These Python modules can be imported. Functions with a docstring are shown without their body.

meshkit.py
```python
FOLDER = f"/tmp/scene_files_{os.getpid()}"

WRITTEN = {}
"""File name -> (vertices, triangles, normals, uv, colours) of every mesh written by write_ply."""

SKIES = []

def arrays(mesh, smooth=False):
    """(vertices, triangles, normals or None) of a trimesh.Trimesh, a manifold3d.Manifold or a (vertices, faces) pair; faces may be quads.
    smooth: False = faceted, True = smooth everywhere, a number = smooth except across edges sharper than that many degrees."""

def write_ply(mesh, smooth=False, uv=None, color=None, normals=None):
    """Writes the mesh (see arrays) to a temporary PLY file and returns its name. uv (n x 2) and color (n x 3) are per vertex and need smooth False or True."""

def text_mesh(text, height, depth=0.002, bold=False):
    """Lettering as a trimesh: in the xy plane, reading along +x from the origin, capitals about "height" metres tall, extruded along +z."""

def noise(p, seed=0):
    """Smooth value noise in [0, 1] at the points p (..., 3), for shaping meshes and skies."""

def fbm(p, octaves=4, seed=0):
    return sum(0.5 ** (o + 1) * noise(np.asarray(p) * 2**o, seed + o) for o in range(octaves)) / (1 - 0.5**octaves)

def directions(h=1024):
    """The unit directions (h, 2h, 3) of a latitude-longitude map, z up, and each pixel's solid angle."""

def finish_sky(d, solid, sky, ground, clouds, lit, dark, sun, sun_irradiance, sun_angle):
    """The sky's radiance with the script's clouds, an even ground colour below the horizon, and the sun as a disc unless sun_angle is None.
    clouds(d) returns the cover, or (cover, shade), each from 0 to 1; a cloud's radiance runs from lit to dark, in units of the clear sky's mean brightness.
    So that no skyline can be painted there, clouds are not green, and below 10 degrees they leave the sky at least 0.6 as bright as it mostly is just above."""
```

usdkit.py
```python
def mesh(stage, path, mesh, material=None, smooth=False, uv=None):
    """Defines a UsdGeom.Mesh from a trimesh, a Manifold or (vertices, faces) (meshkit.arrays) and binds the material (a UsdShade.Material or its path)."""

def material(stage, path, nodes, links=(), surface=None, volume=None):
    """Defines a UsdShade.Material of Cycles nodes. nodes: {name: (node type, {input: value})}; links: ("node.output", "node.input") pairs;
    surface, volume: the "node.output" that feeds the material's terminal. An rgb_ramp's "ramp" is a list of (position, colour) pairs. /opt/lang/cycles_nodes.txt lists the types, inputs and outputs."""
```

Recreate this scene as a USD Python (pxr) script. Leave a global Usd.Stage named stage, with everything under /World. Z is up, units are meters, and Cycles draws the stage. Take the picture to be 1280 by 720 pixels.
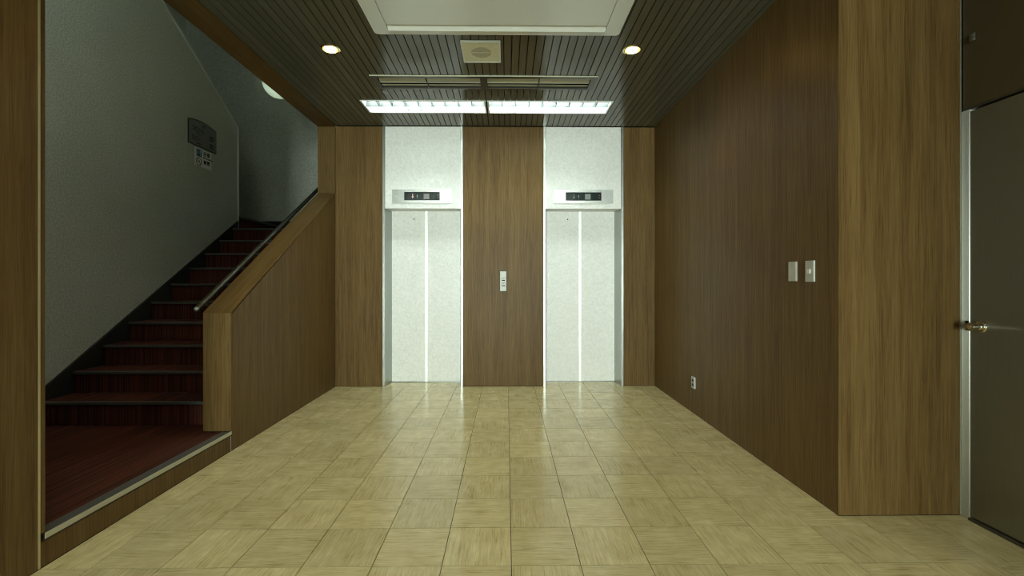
import math, random
import numpy as np
import trimesh, manifold3d, shapely
from shapely import affinity
from shapely.geometry import Polygon, LineString, Point, box as sbox
import usdkit, meshkit
from pxr import Usd, UsdGeom, UsdLux, Gf, Sdf, UsdShade

random.seed(7)
stage = Usd.Stage.CreateInMemory()
UsdGeom.SetStageUpAxis(stage, UsdGeom.Tokens.z)
UsdGeom.SetStageMetersPerUnit(stage, 1.0)
UsdGeom.Xform.Define(stage, '/World')
UsdGeom.Scope.Define(stage, '/World/Looks')

# ------------------------------------------------------------------ camera
cam = UsdGeom.Camera.Define(stage, '/World/camera')
cam.AddTranslateOp().Set(Gf.Vec3d(0, 0, 1.227))
cam.AddRotateXYZOp().Set(Gf.Vec3f(90, 0, -0.653))
cam.CreateHorizontalApertureAttr(36.0)
cam.CreateVerticalApertureAttr(20.25)
cam.CreateFocalLengthAttr(563.3 / 1280 * 36)
cam.CreateHorizontalApertureOffsetAttr(0.014)
cam.CreateVerticalApertureOffsetAttr(-0.245)
cam.CreateClippingRangeAttr(Gf.Vec2f(0.05, 200))
cam.CreateExposureAttr(0.0)

# ------------------------------------------------------------------ light
SKY = 1.0
dome = UsdLux.DomeLight.Define(stage, '/World/sky')          # overcast daylight
dome.CreateIntensityAttr(SKY)
dome.CreateColorAttr(Gf.Vec3f(0.90, 1.0, 0.94))
daylight = UsdLux.RectLight.Define(stage, '/World/daylight')  # the street front's daylight in the entrance glazing, far behind the camera
daylight.CreateWidthAttr(3.4); daylight.CreateHeightAttr(2.5)
daylight.CreateIntensityAttr(58.0)
daylight.CreateColorAttr(Gf.Vec3f(0.95, 1.0, 0.94))
daylight.AddTranslateOp().Set(Gf.Vec3d(-0.125, -10.12, 1.27))
daylight.AddRotateXYZOp().Set(Gf.Vec3f(90, 0, 0))
TUBE, BULB, STAIR_BULB = 70.0, 560.0, 20.0                      # lamps' own strengths

# ------------------------------------------------------------------ materials
L = '/World/Looks/'
def mat(name, nodes, links=(), surface='p.BSDF'):
    return usdkit.material(stage, L + name, nodes, list(links), surface=surface)

def plain(name, col, rough=0.5, metal=0.0, **k):
    return mat(name, {'p': ('principled_bsdf', dict(base_color=col, roughness=rough, metallic=metal, **k))})

def wood(name, dark, mid, light, axis='z', rough=0.42, off=(0, 0, 0), spec=0.13):
    s = dict(z=(1, 1, 0.03), y=(1, 0.03, 1), slope=(1, 0.03, 1))[axis]
    rot = (-0.5635, 0, 0) if axis == 'slope' else (0, 0, 0)
    return mat(name, {
        'g': ('geometry', {}),
        'r': ('mapping', dict(rotation=rot, location=off)),
        'm0': ('mapping', dict(scale=tuple(6 * (a if a == 1 else 0.22) for a in s))),
        'm1': ('mapping', dict(scale=tuple(70 * a for a in s))),
        'm2': ('mapping', dict(scale=tuple(240 * (a if a == 1 else 0.02) for a in s))),
        'm3': ('mapping', dict(scale=tuple(14 * a for a in s))),
        'w': ('noise_texture', dict(scale=1.0, detail=2.0, roughness=0.5)),
        'k': ('vector_math', dict(math_type='scale', scale=0.030)),
        'h': ('vector_math', dict(math_type='add')),
        'n1': ('noise_texture', dict(scale=1.0, detail=5.0, roughness=0.68, distortion=0.5)),
        'n2': ('noise_texture', dict(scale=1.0, detail=2.0, roughness=0.6)),
        'n3': ('noise_texture', dict(scale=1.0, detail=2.0, roughness=0.5)),
        'a': ('mix_float', dict(fac=0.34)), 'b': ('mix_float', dict(fac=0.22)),
        'c': ('rgb_ramp', dict(ramp=[(0.37, dark), (0.5, mid), (0.63, light)])),
        'u': ('bump', dict(strength=0.10, distance=0.001)),
        'p': ('principled_bsdf', dict(roughness=rough, specular_ior_level=spec)),
    }, [('g.position', 'r.vector'), ('r.vector', 'm0.vector'), ('m0.vector', 'w.vector'), ('w.color', 'k.vector1'),
        ('r.vector', 'h.vector1'), ('k.vector', 'h.vector2'),
        ('h.vector', 'm1.vector'), ('h.vector', 'm2.vector'), ('h.vector', 'm3.vector'),
        ('m1.vector', 'n1.vector'), ('m2.vector', 'n2.vector'), ('m3.vector', 'n3.vector'),
        ('n1.fac', 'a.a'), ('n2.fac', 'a.b'), ('a.result', 'b.a'), ('n3.fac', 'b.b'),
        ('b.result', 'c.fac'), ('c.color', 'p.base_color'), ('n2.fac', 'u.height'), ('u.normal', 'p.normal')])

WD, WM, WL = (0.074, 0.041, 0.0125), (0.116, 0.069, 0.0225), (0.158, 0.101, 0.036)
M = {}
M['wood'] = wood('walnut_veneer', WD, WM, WL)
M['wood_b'] = wood('walnut_veneer_second_leaf', WD, WM, WL, off=(3.3, 1.7, 5.1))
M['wood_slope'] = wood('walnut_veneer_sloping', WD, WM, WL, 'slope', off=(1.1, 0, 0))
M['wood_y'] = wood('walnut_veneer_lengthwise', WD, WM, WL, 'y')

def tile_mat(name, axis, off, tone):
    s = (0.055, 1, 1) if axis == 'x' else (1, 0.055, 1)
    t = lambda c: tuple(tone * q for q in c)
    return mat(name, {
        'g': ('geometry', {}),
        'r': ('mapping', dict(location=off)),
        'm1': ('mapping', dict(scale=tuple(58 * a for a in s))),
        'm2': ('mapping', dict(scale=tuple(210 * a for a in s))),
        'm3': ('mapping', dict(scale=(9, 9, 9))),
        'n1': ('noise_texture', dict(scale=1.0, detail=4.0, roughness=0.65, distortion=1.6)),
        'n2': ('noise_texture', dict(scale=1.0, detail=2.0, roughness=0.6, distortion=0.4)),
        'n3': ('noise_texture', dict(scale=1.0, detail=3.0, roughness=0.6)),
        'a': ('mix_float', dict(fac=0.3)), 'b': ('mix_float', dict(fac=0.22)),
        'c': ('rgb_ramp', dict(ramp=[(0.34, t((0.34, 0.27, 0.122))), (0.44, t((0.55, 0.47, 0.245))), (0.55, t((0.64, 0.565, 0.31))), (0.68, t((0.76, 0.70, 0.42)))])),
        'q': ('map_range', dict(from_min=0.35, from_max=0.65, to_min=0.14, to_max=0.24)),
        'u': ('bump', dict(strength=0.05, distance=0.001)),
        'p': ('principled_bsdf', dict(specular_ior_level=0.5)),
    }, [('g.position', 'r.vector'), ('r.vector', 'm1.vector'), ('r.vector', 'm2.vector'), ('r.vector', 'm3.vector'),
        ('m1.vector', 'n1.vector'), ('m2.vector', 'n2.vector'), ('m3.vector', 'n3.vector'),
        ('n1.fac', 'a.a'), ('n2.fac', 'a.b'), ('a.result', 'b.a'), ('n3.fac', 'b.b'),
        ('b.result', 'c.fac'), ('c.color', 'p.base_color'), ('n3.fac', 'q.value'), ('q.result', 'p.roughness'),
        ('n1.fac', 'u.height'), ('u.normal', 'p.normal')])

TILES = {ax: [tile_mat(f'travertine_tile_{ax}_{w}', ax, (1.37 * k, 2.91 * k, 0.7 * k), tone * 1.06)
              for k, (w, tone) in enumerate((('fair', 1.06), ('even', 1.0), ('deep', 0.93), ('warm', 0.98)))] for ax in 'xy'}
M['grout'] = plain('floor_joint', (0.05, 0.045, 0.03), 0.8)

def speckle(name, a, b, scale, rough, bump=0.1, dist=0.002, **k):
    return mat(name, {
        'g': ('geometry', {}),
        'n': ('noise_texture', dict(scale=scale, detail=4.0, roughness=0.65)),
        'w': ('noise_texture', dict(scale=2.2, detail=4.0, roughness=0.6)),
        'x': ('mix_float', dict(fac=0.14)),
        'c': ('rgb_ramp', dict(ramp=[(0.34, a), (0.66, b)])),
        'u': ('bump', dict(strength=bump, distance=dist)),
        'p': ('principled_bsdf', dict(roughness=rough, **k)),
    }, [('g.position', 'n.vector'), ('g.position', 'w.vector'), ('n.fac', 'x.a'), ('w.fac', 'x.b'), ('x.result', 'c.fac'), ('c.color', 'p.base_color'),
        ('n.fac', 'u.height'), ('u.normal', 'p.normal')])

M['plaster'] = speckle('grey_sprayed_plaster', (0.42, 0.45, 0.39), (0.74, 0.78, 0.69), 75.0, 0.85, 0.3, 0.003)
M['door_white'] = speckle('mottled_white_steel', (0.70, 0.71, 0.69), (0.85, 0.855, 0.84), 46.0, 0.42, 0.06)
M['steel'] = plain('brushed_steel', (0.60, 0.62, 0.60), 0.26, 1.0)
M['edge_bright'] = plain('bright_satin_edge', (0.93, 0.95, 0.93), 0.42, 1.0)
M['steel_dull'] = plain('dull_steel', (0.38, 0.41, 0.38), 0.36, 1.0)
def brushed(name, col, r0, r1, scale, aniso=0.0):
    return mat(name, {
        'g': ('geometry', {}), 'm': ('mapping', dict(scale=scale)), 'n': ('noise_texture', dict(scale=1.0, detail=3.0, roughness=0.6)),
        'q': ('map_range', dict(from_min=0.3, from_max=0.7, to_min=r0, to_max=r1)),
        't': ('tangent', dict(direction_type='radial', axis='z')), 'p': ('principled_bsdf', dict(base_color=col, metallic=1.0, anisotropic=aniso)),
    }, [('t.tangent', 'p.tangent'), ('g.position', 'm.vector'), ('m.vector', 'n.vector'), ('n.fac', 'q.value'), ('q.result', 'p.roughness')])
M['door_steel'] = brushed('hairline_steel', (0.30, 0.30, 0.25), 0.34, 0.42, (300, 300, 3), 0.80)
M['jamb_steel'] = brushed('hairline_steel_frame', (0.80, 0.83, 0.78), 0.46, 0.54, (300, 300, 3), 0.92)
M['slat'] = plain('dark_olive_enamel', (0.100, 0.096, 0.068), 0.17, 0.0, specular_ior_level=0.5)
M['slat_b'] = plain('dark_olive_enamel_worn', (0.110, 0.106, 0.076), 0.20, 0.0, specular_ior_level=0.5)
M['void'] = plain('ceiling_void', (0.01, 0.01, 0.008), 0.9)
M['bronze'] = plain('bronze_paint', (0.055, 0.05, 0.034), 0.35)
M['louver'] = plain('olive_louver_paint', (0.46, 0.46, 0.34), 0.4)
M['white'] = plain('white_plastic', (0.88, 0.93, 0.94), 0.28, 0.0, specular_ior_level=0.7)
M['white_metal'] = plain('white_enamel', (0.82, 0.86, 0.82), 0.3)
M['grey_slot'] = plain('grey_slot', (0.16, 0.20, 0.18), 0.6)
M['dark'] = plain('black_gap', (0.012, 0.012, 0.012), 0.7)
M['dark_plastic'] = plain('black_display_plastic', (0.02, 0.028, 0.028), 0.12)
M['nosing'] = plain('grey_rubber_nosing', (0.075, 0.075, 0.07), 0.55)
M['stringer'] = plain('black_stringer_paint', (0.016, 0.017, 0.014), 0.6)
M['edge_metal'] = plain('pale_aluminium_edge', (0.60, 0.60, 0.50), 0.35, 0.75)
M['brass'] = plain('pale_brass', (0.62, 0.53, 0.33), 0.35, 0.7)
M['pale_edge'] = plain('pale_plaster_bead', (0.80, 0.85, 0.80), 0.5)
M['plate'] = plain('silver_plate', (0.50, 0.51, 0.47), 0.5, 0.15)
M['button'] = plain('pale_button', (0.75, 0.76, 0.70), 0.4)
M['sign_grey'] = plain('grey_sign_face', (0.20, 0.215, 0.205), 0.45)
M['sign_edge'] = plain('dark_sign_edge', (0.03, 0.033, 0.028), 0.5)
M['ink'] = plain('black_ink', (0.02, 0.02, 0.02), 0.6)
M['red_ink'] = plain('dull_red_ink', (0.10, 0.025, 0.02), 0.6)
M['teal_ink'] = plain('teal_ink', (0.015, 0.075, 0.07), 0.6)
M['blue_ink'] = plain('blue_ink', (0.02, 0.11, 0.26), 0.5)
M['ring_ink'] = plain('prohibition_red_ink', (0.20, 0.04, 0.03), 0.5)
M['paper'] = plain('white_notice', (0.90, 0.95, 0.94), 0.5)
M['chrome'] = plain('chrome', (0.72, 0.70, 0.62), 0.12, 1.0)
M['gold'] = plain('gold_reflector', (0.80, 0.66, 0.36), 0.22, 1.0)
M['reflector'] = plain('white_reflector', (0.88, 0.90, 0.88), 0.3)
M['blade'] = plain('satin_aluminium_blade', (0.06, 0.068, 0.068), 0.4, 0.0)
M['brown_paint'] = plain('brown_paint', (0.088, 0.068, 0.037), 0.4, 0.0, specular_ior_level=0.3)
M['outside'] = plain('grey_pavement', (0.35, 0.35, 0.33), 0.9)

def stripes(name, axis):
    return mat(name, {
        'g': ('geometry', {}), 'm': ('mapping', dict(scale=(120, 1.0, 1.0))), 'n': ('noise_texture', dict(scale=1.0, detail=2.0, roughness=0.6)),
        'c': ('rgb_ramp', dict(ramp=[(0.38, (0.036, 0.0125, 0.009)), (0.50, (0.076, 0.0225, 0.0135)), (0.62, (0.118, 0.034, 0.019))])),
        'p': ('principled_bsdf', dict(roughness=0.95, specular_ior_level=0.15)),
    }, [('g.position', 'm.vector'), ('m.vector', 'n.vector'), ('n.fac', 'c.fac'), ('c.color', 'p.base_color')])
M['carpet'] = stripes('striped_red_carpet', 'x')

M['grille'] = mat('beige_perforated_sheet', {
    'g': ('geometry', {}), 'v': ('voronoi_texture', dict(scale=180.0, randomness=0.25)),
    'c': ('rgb_ramp', dict(ramp=[(0.25, (0.40, 0.39, 0.26)), (0.45, (0.82, 0.80, 0.58))])),
    'p': ('principled_bsdf', dict(roughness=0.5)),
}, [('g.position', 'v.vector'), ('v.distance', 'c.fac'), ('c.color', 'p.base_color')])
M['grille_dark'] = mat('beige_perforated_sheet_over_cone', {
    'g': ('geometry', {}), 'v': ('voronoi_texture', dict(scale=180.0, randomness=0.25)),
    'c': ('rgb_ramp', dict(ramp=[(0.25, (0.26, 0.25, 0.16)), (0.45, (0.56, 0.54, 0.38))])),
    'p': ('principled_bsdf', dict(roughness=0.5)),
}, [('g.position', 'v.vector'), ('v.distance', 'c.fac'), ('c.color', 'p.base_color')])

def glow(name, col, s):
    return mat(name, {'e': ('emission', dict(color=col, strength=s))}, surface='e.emission')
M['tube'] = glow('fluorescent_tube', (0.86, 1.0, 0.93), TUBE)
M['bulb'] = glow('warm_bulb', (1.0, 0.74, 0.36), BULB)
M['stair_bulb'] = glow('stair_bulb', (0.88, 1.0, 0.84), STAIR_BULB)
M['lit_arrow'] = glow('lit_arrow', (1.0, 0.62, 0.55), 0.75)
M['lit_digit'] = glow('lit_digit', (0.9, 0.42, 0.36), 0.35)
M['pane'] = mat('clear_pane', {
    'f': ('fresnel', dict(IOR=1.45)), 't': ('transparent_bsdf', dict(color=(0.93, 0.97, 0.95))), 'g': ('glossy_bsdf', dict(roughness=0.0, color=(1, 1, 1))),
    'x': ('mix_closure', {}),
}, [('f.fac', 'x.fac'), ('t.BSDF', 'x.closure1'), ('g.BSDF', 'x.closure2')], surface='x.closure')
M['opal'] = mat('opal_glass', {
    't': ('translucent_bsdf', dict(color=(0.80, 0.86, 0.78))), 'd': ('diffuse_bsdf', dict(color=(0.7, 0.75, 0.68))), 'x': ('mix_closure', dict(fac=0.35)),
}, [('t.BSDF', 'x.closure1'), ('d.BSDF', 'x.closure2')], surface='x.closure')

# ------------------------------------------------------------------ helpers
used, base = {}, {}
def path_for(parent, name):
    k = (parent, name); n = used.get(k, 0); used[k] = n + 1
    return f'{parent}/{name}' + (f'_{n:03d}' if n else '')

def tag(p, label=None, cat=None, group=None, kind=None):
    p = p.GetPrim() if hasattr(p, 'GetPrim') else p
    for k, v in (('label', label), ('category', cat), ('group', group), ('kind', kind)):
        if v: p.SetCustomDataByKey(k, v)
    return p

def thing(name, loc, label, cat, group=None, kind=None):
    pth = path_for('/World', name)
    x = UsdGeom.Xform.Define(stage, pth)
    x.AddTranslateOp().Set(Gf.Vec3d(*map(float, loc)))
    base[pth] = np.array(loc, float)
    tag(x, label, cat, group, kind)
    return pth

def part(name, mesh, m, parent, label=None, smooth=False, kind=None):
    """mesh in world coordinates; becomes one Mesh prim under its thing or part"""
    pth = path_for(parent, name)
    off = base[parent]; base[pth] = off
    v, f, _ = meshkit.arrays(mesh, False)
    tm = trimesh.Trimesh(v - off, f, process=False)
    if smooth: tm.merge_vertices()
    p = usdkit.mesh(stage, pth, tm, M[m] if isinstance(m, str) else m, smooth=smooth)
    tag(p, label, None, None, kind)
    return pth

def solid(name, mesh, m, loc, label, cat, group=None, kind=None, smooth=False):
    """a thing that is one mesh"""
    pth = path_for('/World', name)
    v, f, _ = meshkit.arrays(mesh, False)
    p = usdkit.mesh(stage, pth, trimesh.Trimesh(v - np.array(loc), f, process=False), M[m], smooth=smooth)
    p.AddTranslateOp().Set(Gf.Vec3d(*map(float, loc)))
    base[pth] = np.array(loc, float)
    tag(p, label, cat, group, kind)
    return pth

def bx(x0, x1, y0, y1, z0, z1, c=0.0):
    if c <= 0:
        b = trimesh.creation.box([x1 - x0, y1 - y0, z1 - z0]); b.apply_translation([(x0 + x1) / 2, (y0 + y1) / 2, (z0 + z1) / 2]); return b
    pts = []
    for sx in (0, 1):
        for sy in (0, 1):
            for sz in (0, 1):
                p = np.array([(x0, x1)[sx], (y0, y1)[sy], (z0, z1)[sz]]); d = np.array([(c, -c)[sx], (c, -c)[sy], (c, -c)[sz]])
                for k in range(3):
                    q = p + d; q[k] = p[k]; pts.append(q)
    m = manifold3d.Manifold.hull_points(np.array(pts)).to_mesh()
    return trimesh.Trimesh(m.vert_properties[:, :3], m.tri_verts, process=False)

def cat_(*ms): return trimesh.util.concatenate(list(ms))

def extrude(poly, depth):
    gs = [g for g in getattr(poly, 'geoms', [poly]) if g.area > 1e-9]
    return cat_(*[trimesh.creation.extrude_polygon(g, depth, engine='earcut') for g in gs])

AX = {  # local (u, v, outward) -> world
    'x+': np.array([[0, 0, 1], [1, 0, 0], [0, 1, 0]], float),     # faces +X: u = +Y, v = +Z
    'x-': np.array([[0, 0, -1], [-1, 0, 0], [0, 1, 0]], float),   # faces -X: u = -Y, v = +Z
    'y-': np.array([[1, 0, 0], [0, 0, -1], [0, 1, 0]], float),    # faces -Y: u = +X, v = +Z
    'z-': np.array([[1, 0, 0], [0, -1, 0], [0, 0, -1]], float),   # faces down: u = +X, v = -Y
    'z+': np.eye(3),
}
def face(mesh, side, o):
    m = mesh.copy(); T = np.eye(4); T[:3, :3] = AX[side]; T[:3, 3] = o; m.apply_transform(T); return m

def plate2d(w, h, r=0.0):
    p = sbox(-w / 2, -h / 2, w / 2, h / 2)
    return p.buffer(-r).buffer(r, 6) if r else p

def prism_x(pts, x0, x1):   # pts in (Y, Z)
    return face(extrude(Polygon(pts), x1 - x0), 'x+', (x0, 0, 0))

def cyl(p, q, r, n=20):
    return trimesh.creation.cylinder(radius=r, segment=np.array([p, q], float), sections=n)

def lathe(profile, o, side='z+', n=40):
    m = trimesh.creation.revolve(np.array(profile, float), sections=n)
    return face(m, side, o)

def strokes(lines, w):
    return shapely.union_all([LineString(l).buffer(w, 2, cap_style='square', join_style='mitre') for l in lines])

# ------------------------------------------------------------------ floor
XL, XR, XD, YB, YF, ZC = -1.985, 1.735, 2.380, 5.250, -10.000, 3.030
NICHE = -1.000
STEP_Y = 2.335                       # where the right wall steps back to the door
E_OPEN = [(-1.415, -0.531), (0.455, 1.342)]
fl = thing('floor', (0, 0, 0), 'polished beige travertine-look floor of square tiles in alternating grain', 'floor', kind='structure')
part('floor_slab', bx(-1.98, 2.6, YF - 0.1, 5.70, -0.12, -0.0065), 'grout', fl)
plan = shapely.union_all([sbox(XL, YF, XR, YB), sbox(XL, NICHE, XD, STEP_Y)] + [sbox(a + 0.006, YB - 0.01, b - 0.006, 5.462) for a, b in E_OPEN])
T0 = (0.0212, 1.943)
rng = random.Random(3)
far_field = {'x': [], 'y': []}
for j in range(-40, 13):
    for i in range(-8, 9):
        x0, y0 = T0[0] + 0.3 * i, T0[1] + 0.3 * j
        t = sbox(x0 + 0.0018, y0 + 0.0018, x0 + 0.2982, y0 + 0.2982).intersection(plan)
        if t.area < 2e-4: continue
        ax = 'x' if (i + j) % 2 == 0 else 'y'
        m = extrude(t, 0.006); m.apply_translation([0, 0, -0.006 + rng.uniform(-0.0003, 0)])
        v = rng.randrange(4)
        if y0 > 1.0: part('floor_tile', m, TILES[ax][v], fl)
        else: far_field[ax].append(m)
part('floor_tile_field', cat_(*far_field['x']), TILES['x'][1], fl, kind='stuff')
part('floor_tile_field', cat_(*far_field['y']), TILES['y'][1], fl, kind='stuff')

# ------------------------------------------------------------------ ceiling of aluminium slats
TROFF = [(-1.463, -0.209), (-0.194, 1.074)]; TY = (4.505, 4.835); TY2 = (0.105, 0.435)
VENT = (-1.203, 0.810, 3.957, 4.237)
SPK = (-0.347, -0.046, 3.373, 3.692)
AC = (-0.945, 0.812, 2.30, 3.255)
DOWN = [(-1.368, 3.515), (0.981, 3.500), (-1.368, 1.15), (0.981, 1.15)]
cuts = [sbox(TROFF[0][0] + 0.008, q[0] + 0.008, TROFF[1][1] - 0.008, q[1] - 0.008) for q in (TY, TY2)] + [ sbox(AC[0] + 0.03, AC[2] + 0.03, AC[1] - 0.03, AC[3] - 0.03),
        sbox(VENT[0] + 0.01, VENT[2] + 0.01, VENT[1] - 0.01, VENT[3] - 0.01)] + [Point(*d).buffer(0.062, 8) for d in DOWN]
cuts = shapely.union_all(cuts)
ce = thing('ceiling', (0, 0, ZC), 'dark olive ceiling of narrow aluminium slats running to the elevators', 'ceiling', kind='structure')
part('ceiling_backing', bx(-2.18, 2.6, YF - 0.1, 5.70, ZC + 0.165, ZC + 0.22), 'void', ce)
PITCH = 0.0613
plan_c = sbox(XL, YF, XR, YB).union(sbox(XL, NICHE, XD, STEP_Y)).buffer(-0.003, join_style='mitre')
k = 0; x = XL + 0.006
while x < XD - 0.02:
    x1 = min(x + 0.0545, XD - 0.004)
    strip = sbox(x, YF, x1, YB).intersection(plan_c).difference(cuts)
    m = extrude(strip, 0.010); m.apply_translation([0, 0, ZC])
    # folded lips on both long edges
    lips = sbox(x, YF, x + 0.0035, YB).union(sbox(x1 - 0.0035, YF, x1, YB)).intersection(plan_c).difference(cuts)
    l = extrude(lips, 0.014); l.apply_translation([0, 0, ZC + 0.010])
    part('ceiling_slat', cat_(m, l), 'slat' if rng.random() < 0.7 else 'slat_b', ce)
    x += PITCH; k += 1

# ------------------------------------------------------------------ back wall
wb = thing('wall_back', (0, YB, 0), 'walnut veneer back wall holding the two elevator entrances', 'wall', kind='structure')
def vpanel(parent, x0, x1, z0, z1, m='wood'):
    return part('wood_panel', bx(x0, x1, YB, YB + 0.028, z0, z1, 0.0015), m, parent)
vpanel(wb, -2.188, -1.990, 2.246, 3.018, 'wood_b')
vpanel(wb, -1.983, -1.4395, 0.003, 3.022)
vpanel(wb, -0.5065, 0.4305, 0.003, 3.022, 'wood_b')
vpanel(wb, 1.3665, 1.7345, 0.003, 3.022)
part('wall_core', cat_(bx(-1.984, -1.4395, YB + 0.03, 5.62, 0, ZC + 0.16), bx(-0.5065, 0.4305, YB + 0.03, 5.62, 0, ZC + 0.16), bx(1.3665, 1.90, YB + 0.03, 5.62, 0, ZC + 0.16), bx(-1.98, 1.95, 5.621, 5.70, 0, ZC + 0.16)), 'void', wb)

# ------------------------------------------------------------------ the two elevator entrances
Y_D, Z_H = 5.465, 2.070
def make_elevator(n, x0, x1, label):
    mid = (x0 + x1) / 2 + (0.004 if n == 1 else -0.0055)
    pth = f'/World/door_{n}'
    xf = UsdGeom.Xform.Define(stage, pth); xf.AddTranslateOp().Set(Gf.Vec3d(mid, YB, 0)); base[pth] = np.array([mid, YB, 0.0])
    tag(xf, label, 'elevator door', kind='structure')
    for s, xe in ((-1, x0), (1, x1)):
        xo = xe + s * 0.023
        plan_j = Polygon([(xo, YB - 0.006), (xe, YB - 0.006), (xe - s * 0.030, Y_D), (xo, Y_D)])
        plan_f = plan_j.intersection(sbox(-9, YB - 0.01, 9, YB + 0.012)); plan_r = plan_j.intersection(sbox(-9, YB + 0.012, 9, 9))
        j = extrude(plan_f, Z_H)
        up = bx(min(xo, xe), max(xo, xe), YB - 0.006, YB + 0.03, Z_H, ZC - 0.004)
        jp = part('jamb', cat_(j, up), 'steel', pth)
        part('jamb_return', extrude(plan_r, Z_H), 'steel_dull', jp)
    tp = part('transom_panel', bx(x0 + 0.002, x1 - 0.002, YB, Y_D + 0.04, Z_H, ZC - 0.006, 0.002), 'door_white', pth)
    part('transom_bead', cat_(bx(x0 + 0.002, x0 + 0.007, YB - 0.003, YB, Z_H, ZC - 0.006), bx(x1 - 0.007, x1 - 0.002, YB - 0.003, YB, Z_H, ZC - 0.006)), 'steel', tp)
    for s in (-1, 1):
        a, b = (x0 + 0.0, mid - 0.002) if s < 0 else (mid + 0.002, x1 - 0.0)
        lf = part('door_leaf', bx(a, b, Y_D + 0.002, Y_D + 0.035, 0.010, Z_H + 0.02, 0.0015), 'door_white', pth)
        e = b if s < 0 else a
        part('edge_strip', bx(min(e, e + s * 0.0095), max(e, e + s * 0.0095), Y_D - 0.0005, Y_D + 0.003, 0.010, Z_H), 'edge_bright', lf)
    kh = face(trimesh.creation.cylinder(0.0075, 0.004, sections=16), 'y-', (mid - 0.150, Y_D + 0.0005, 1.975))
    part('release_keyhole', kh, 'dark', pth, 'small black round release keyhole near the top of the left leaf')
    part('sill', bx(x0, x1, Y_D - 0.004, Y_D + 0.05, -0.004, 0.004), 'steel_dull', pth)
    part('shaft_backing', bx(x0 - 0.02, x1 + 0.02, Y_D + 0.045, Y_D + 0.06, 0, Z_H + 0.1), 'dark', pth)
    return mid
mids = [make_elevator(1, *E_OPEN[0], 'left elevator entrance with white two-leaf door, nearer the stairs'),
        make_elevator(2, *E_OPEN[1], 'right elevator entrance with white two-leaf door, farther from the stairs')]

# ------------------------------------------------------------------ right wall with its return
wr = thing('wall_right', (XR, STEP_Y, 0), 'dark walnut veneer right wall with a lit return face towards the viewer', 'wall', kind='structure')
part('side_panel', bx(XR, XR + 0.018, STEP_Y + 0.006, YB - 0.0005, 0.003, ZC + 0.01), 'wood_b', wr)
part('return_panel', bx(XR + 0.0045, XD - 0.006, STEP_Y, STEP_Y + 0.018, 0.003, ZC + 0.01), 'wood', wr)
part('corner_bead', bx(XR, XR + 0.004, STEP_Y, STEP_Y + 0.0055, 0.003, ZC + 0.01), 'wood', wr)
part('edge_strip', bx(XD - 0.0055, XD + 0.001, STEP_Y - 0.004, STEP_Y + 0.02, 0.003, ZC + 0.01), 'edge_metal', wr, 'thin pale metal edging beside the steel door')
part('wall_core', cat_(bx(XR + 0.019, XR + 0.2, STEP_Y + 0.019, YB + 0.028, 0, ZC + 0.16), bx(XR + 0.2, XD + 0.1, STEP_Y + 0.021, STEP_Y + 0.1, 0, ZC + 0.16)), 'void', wr)

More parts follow.
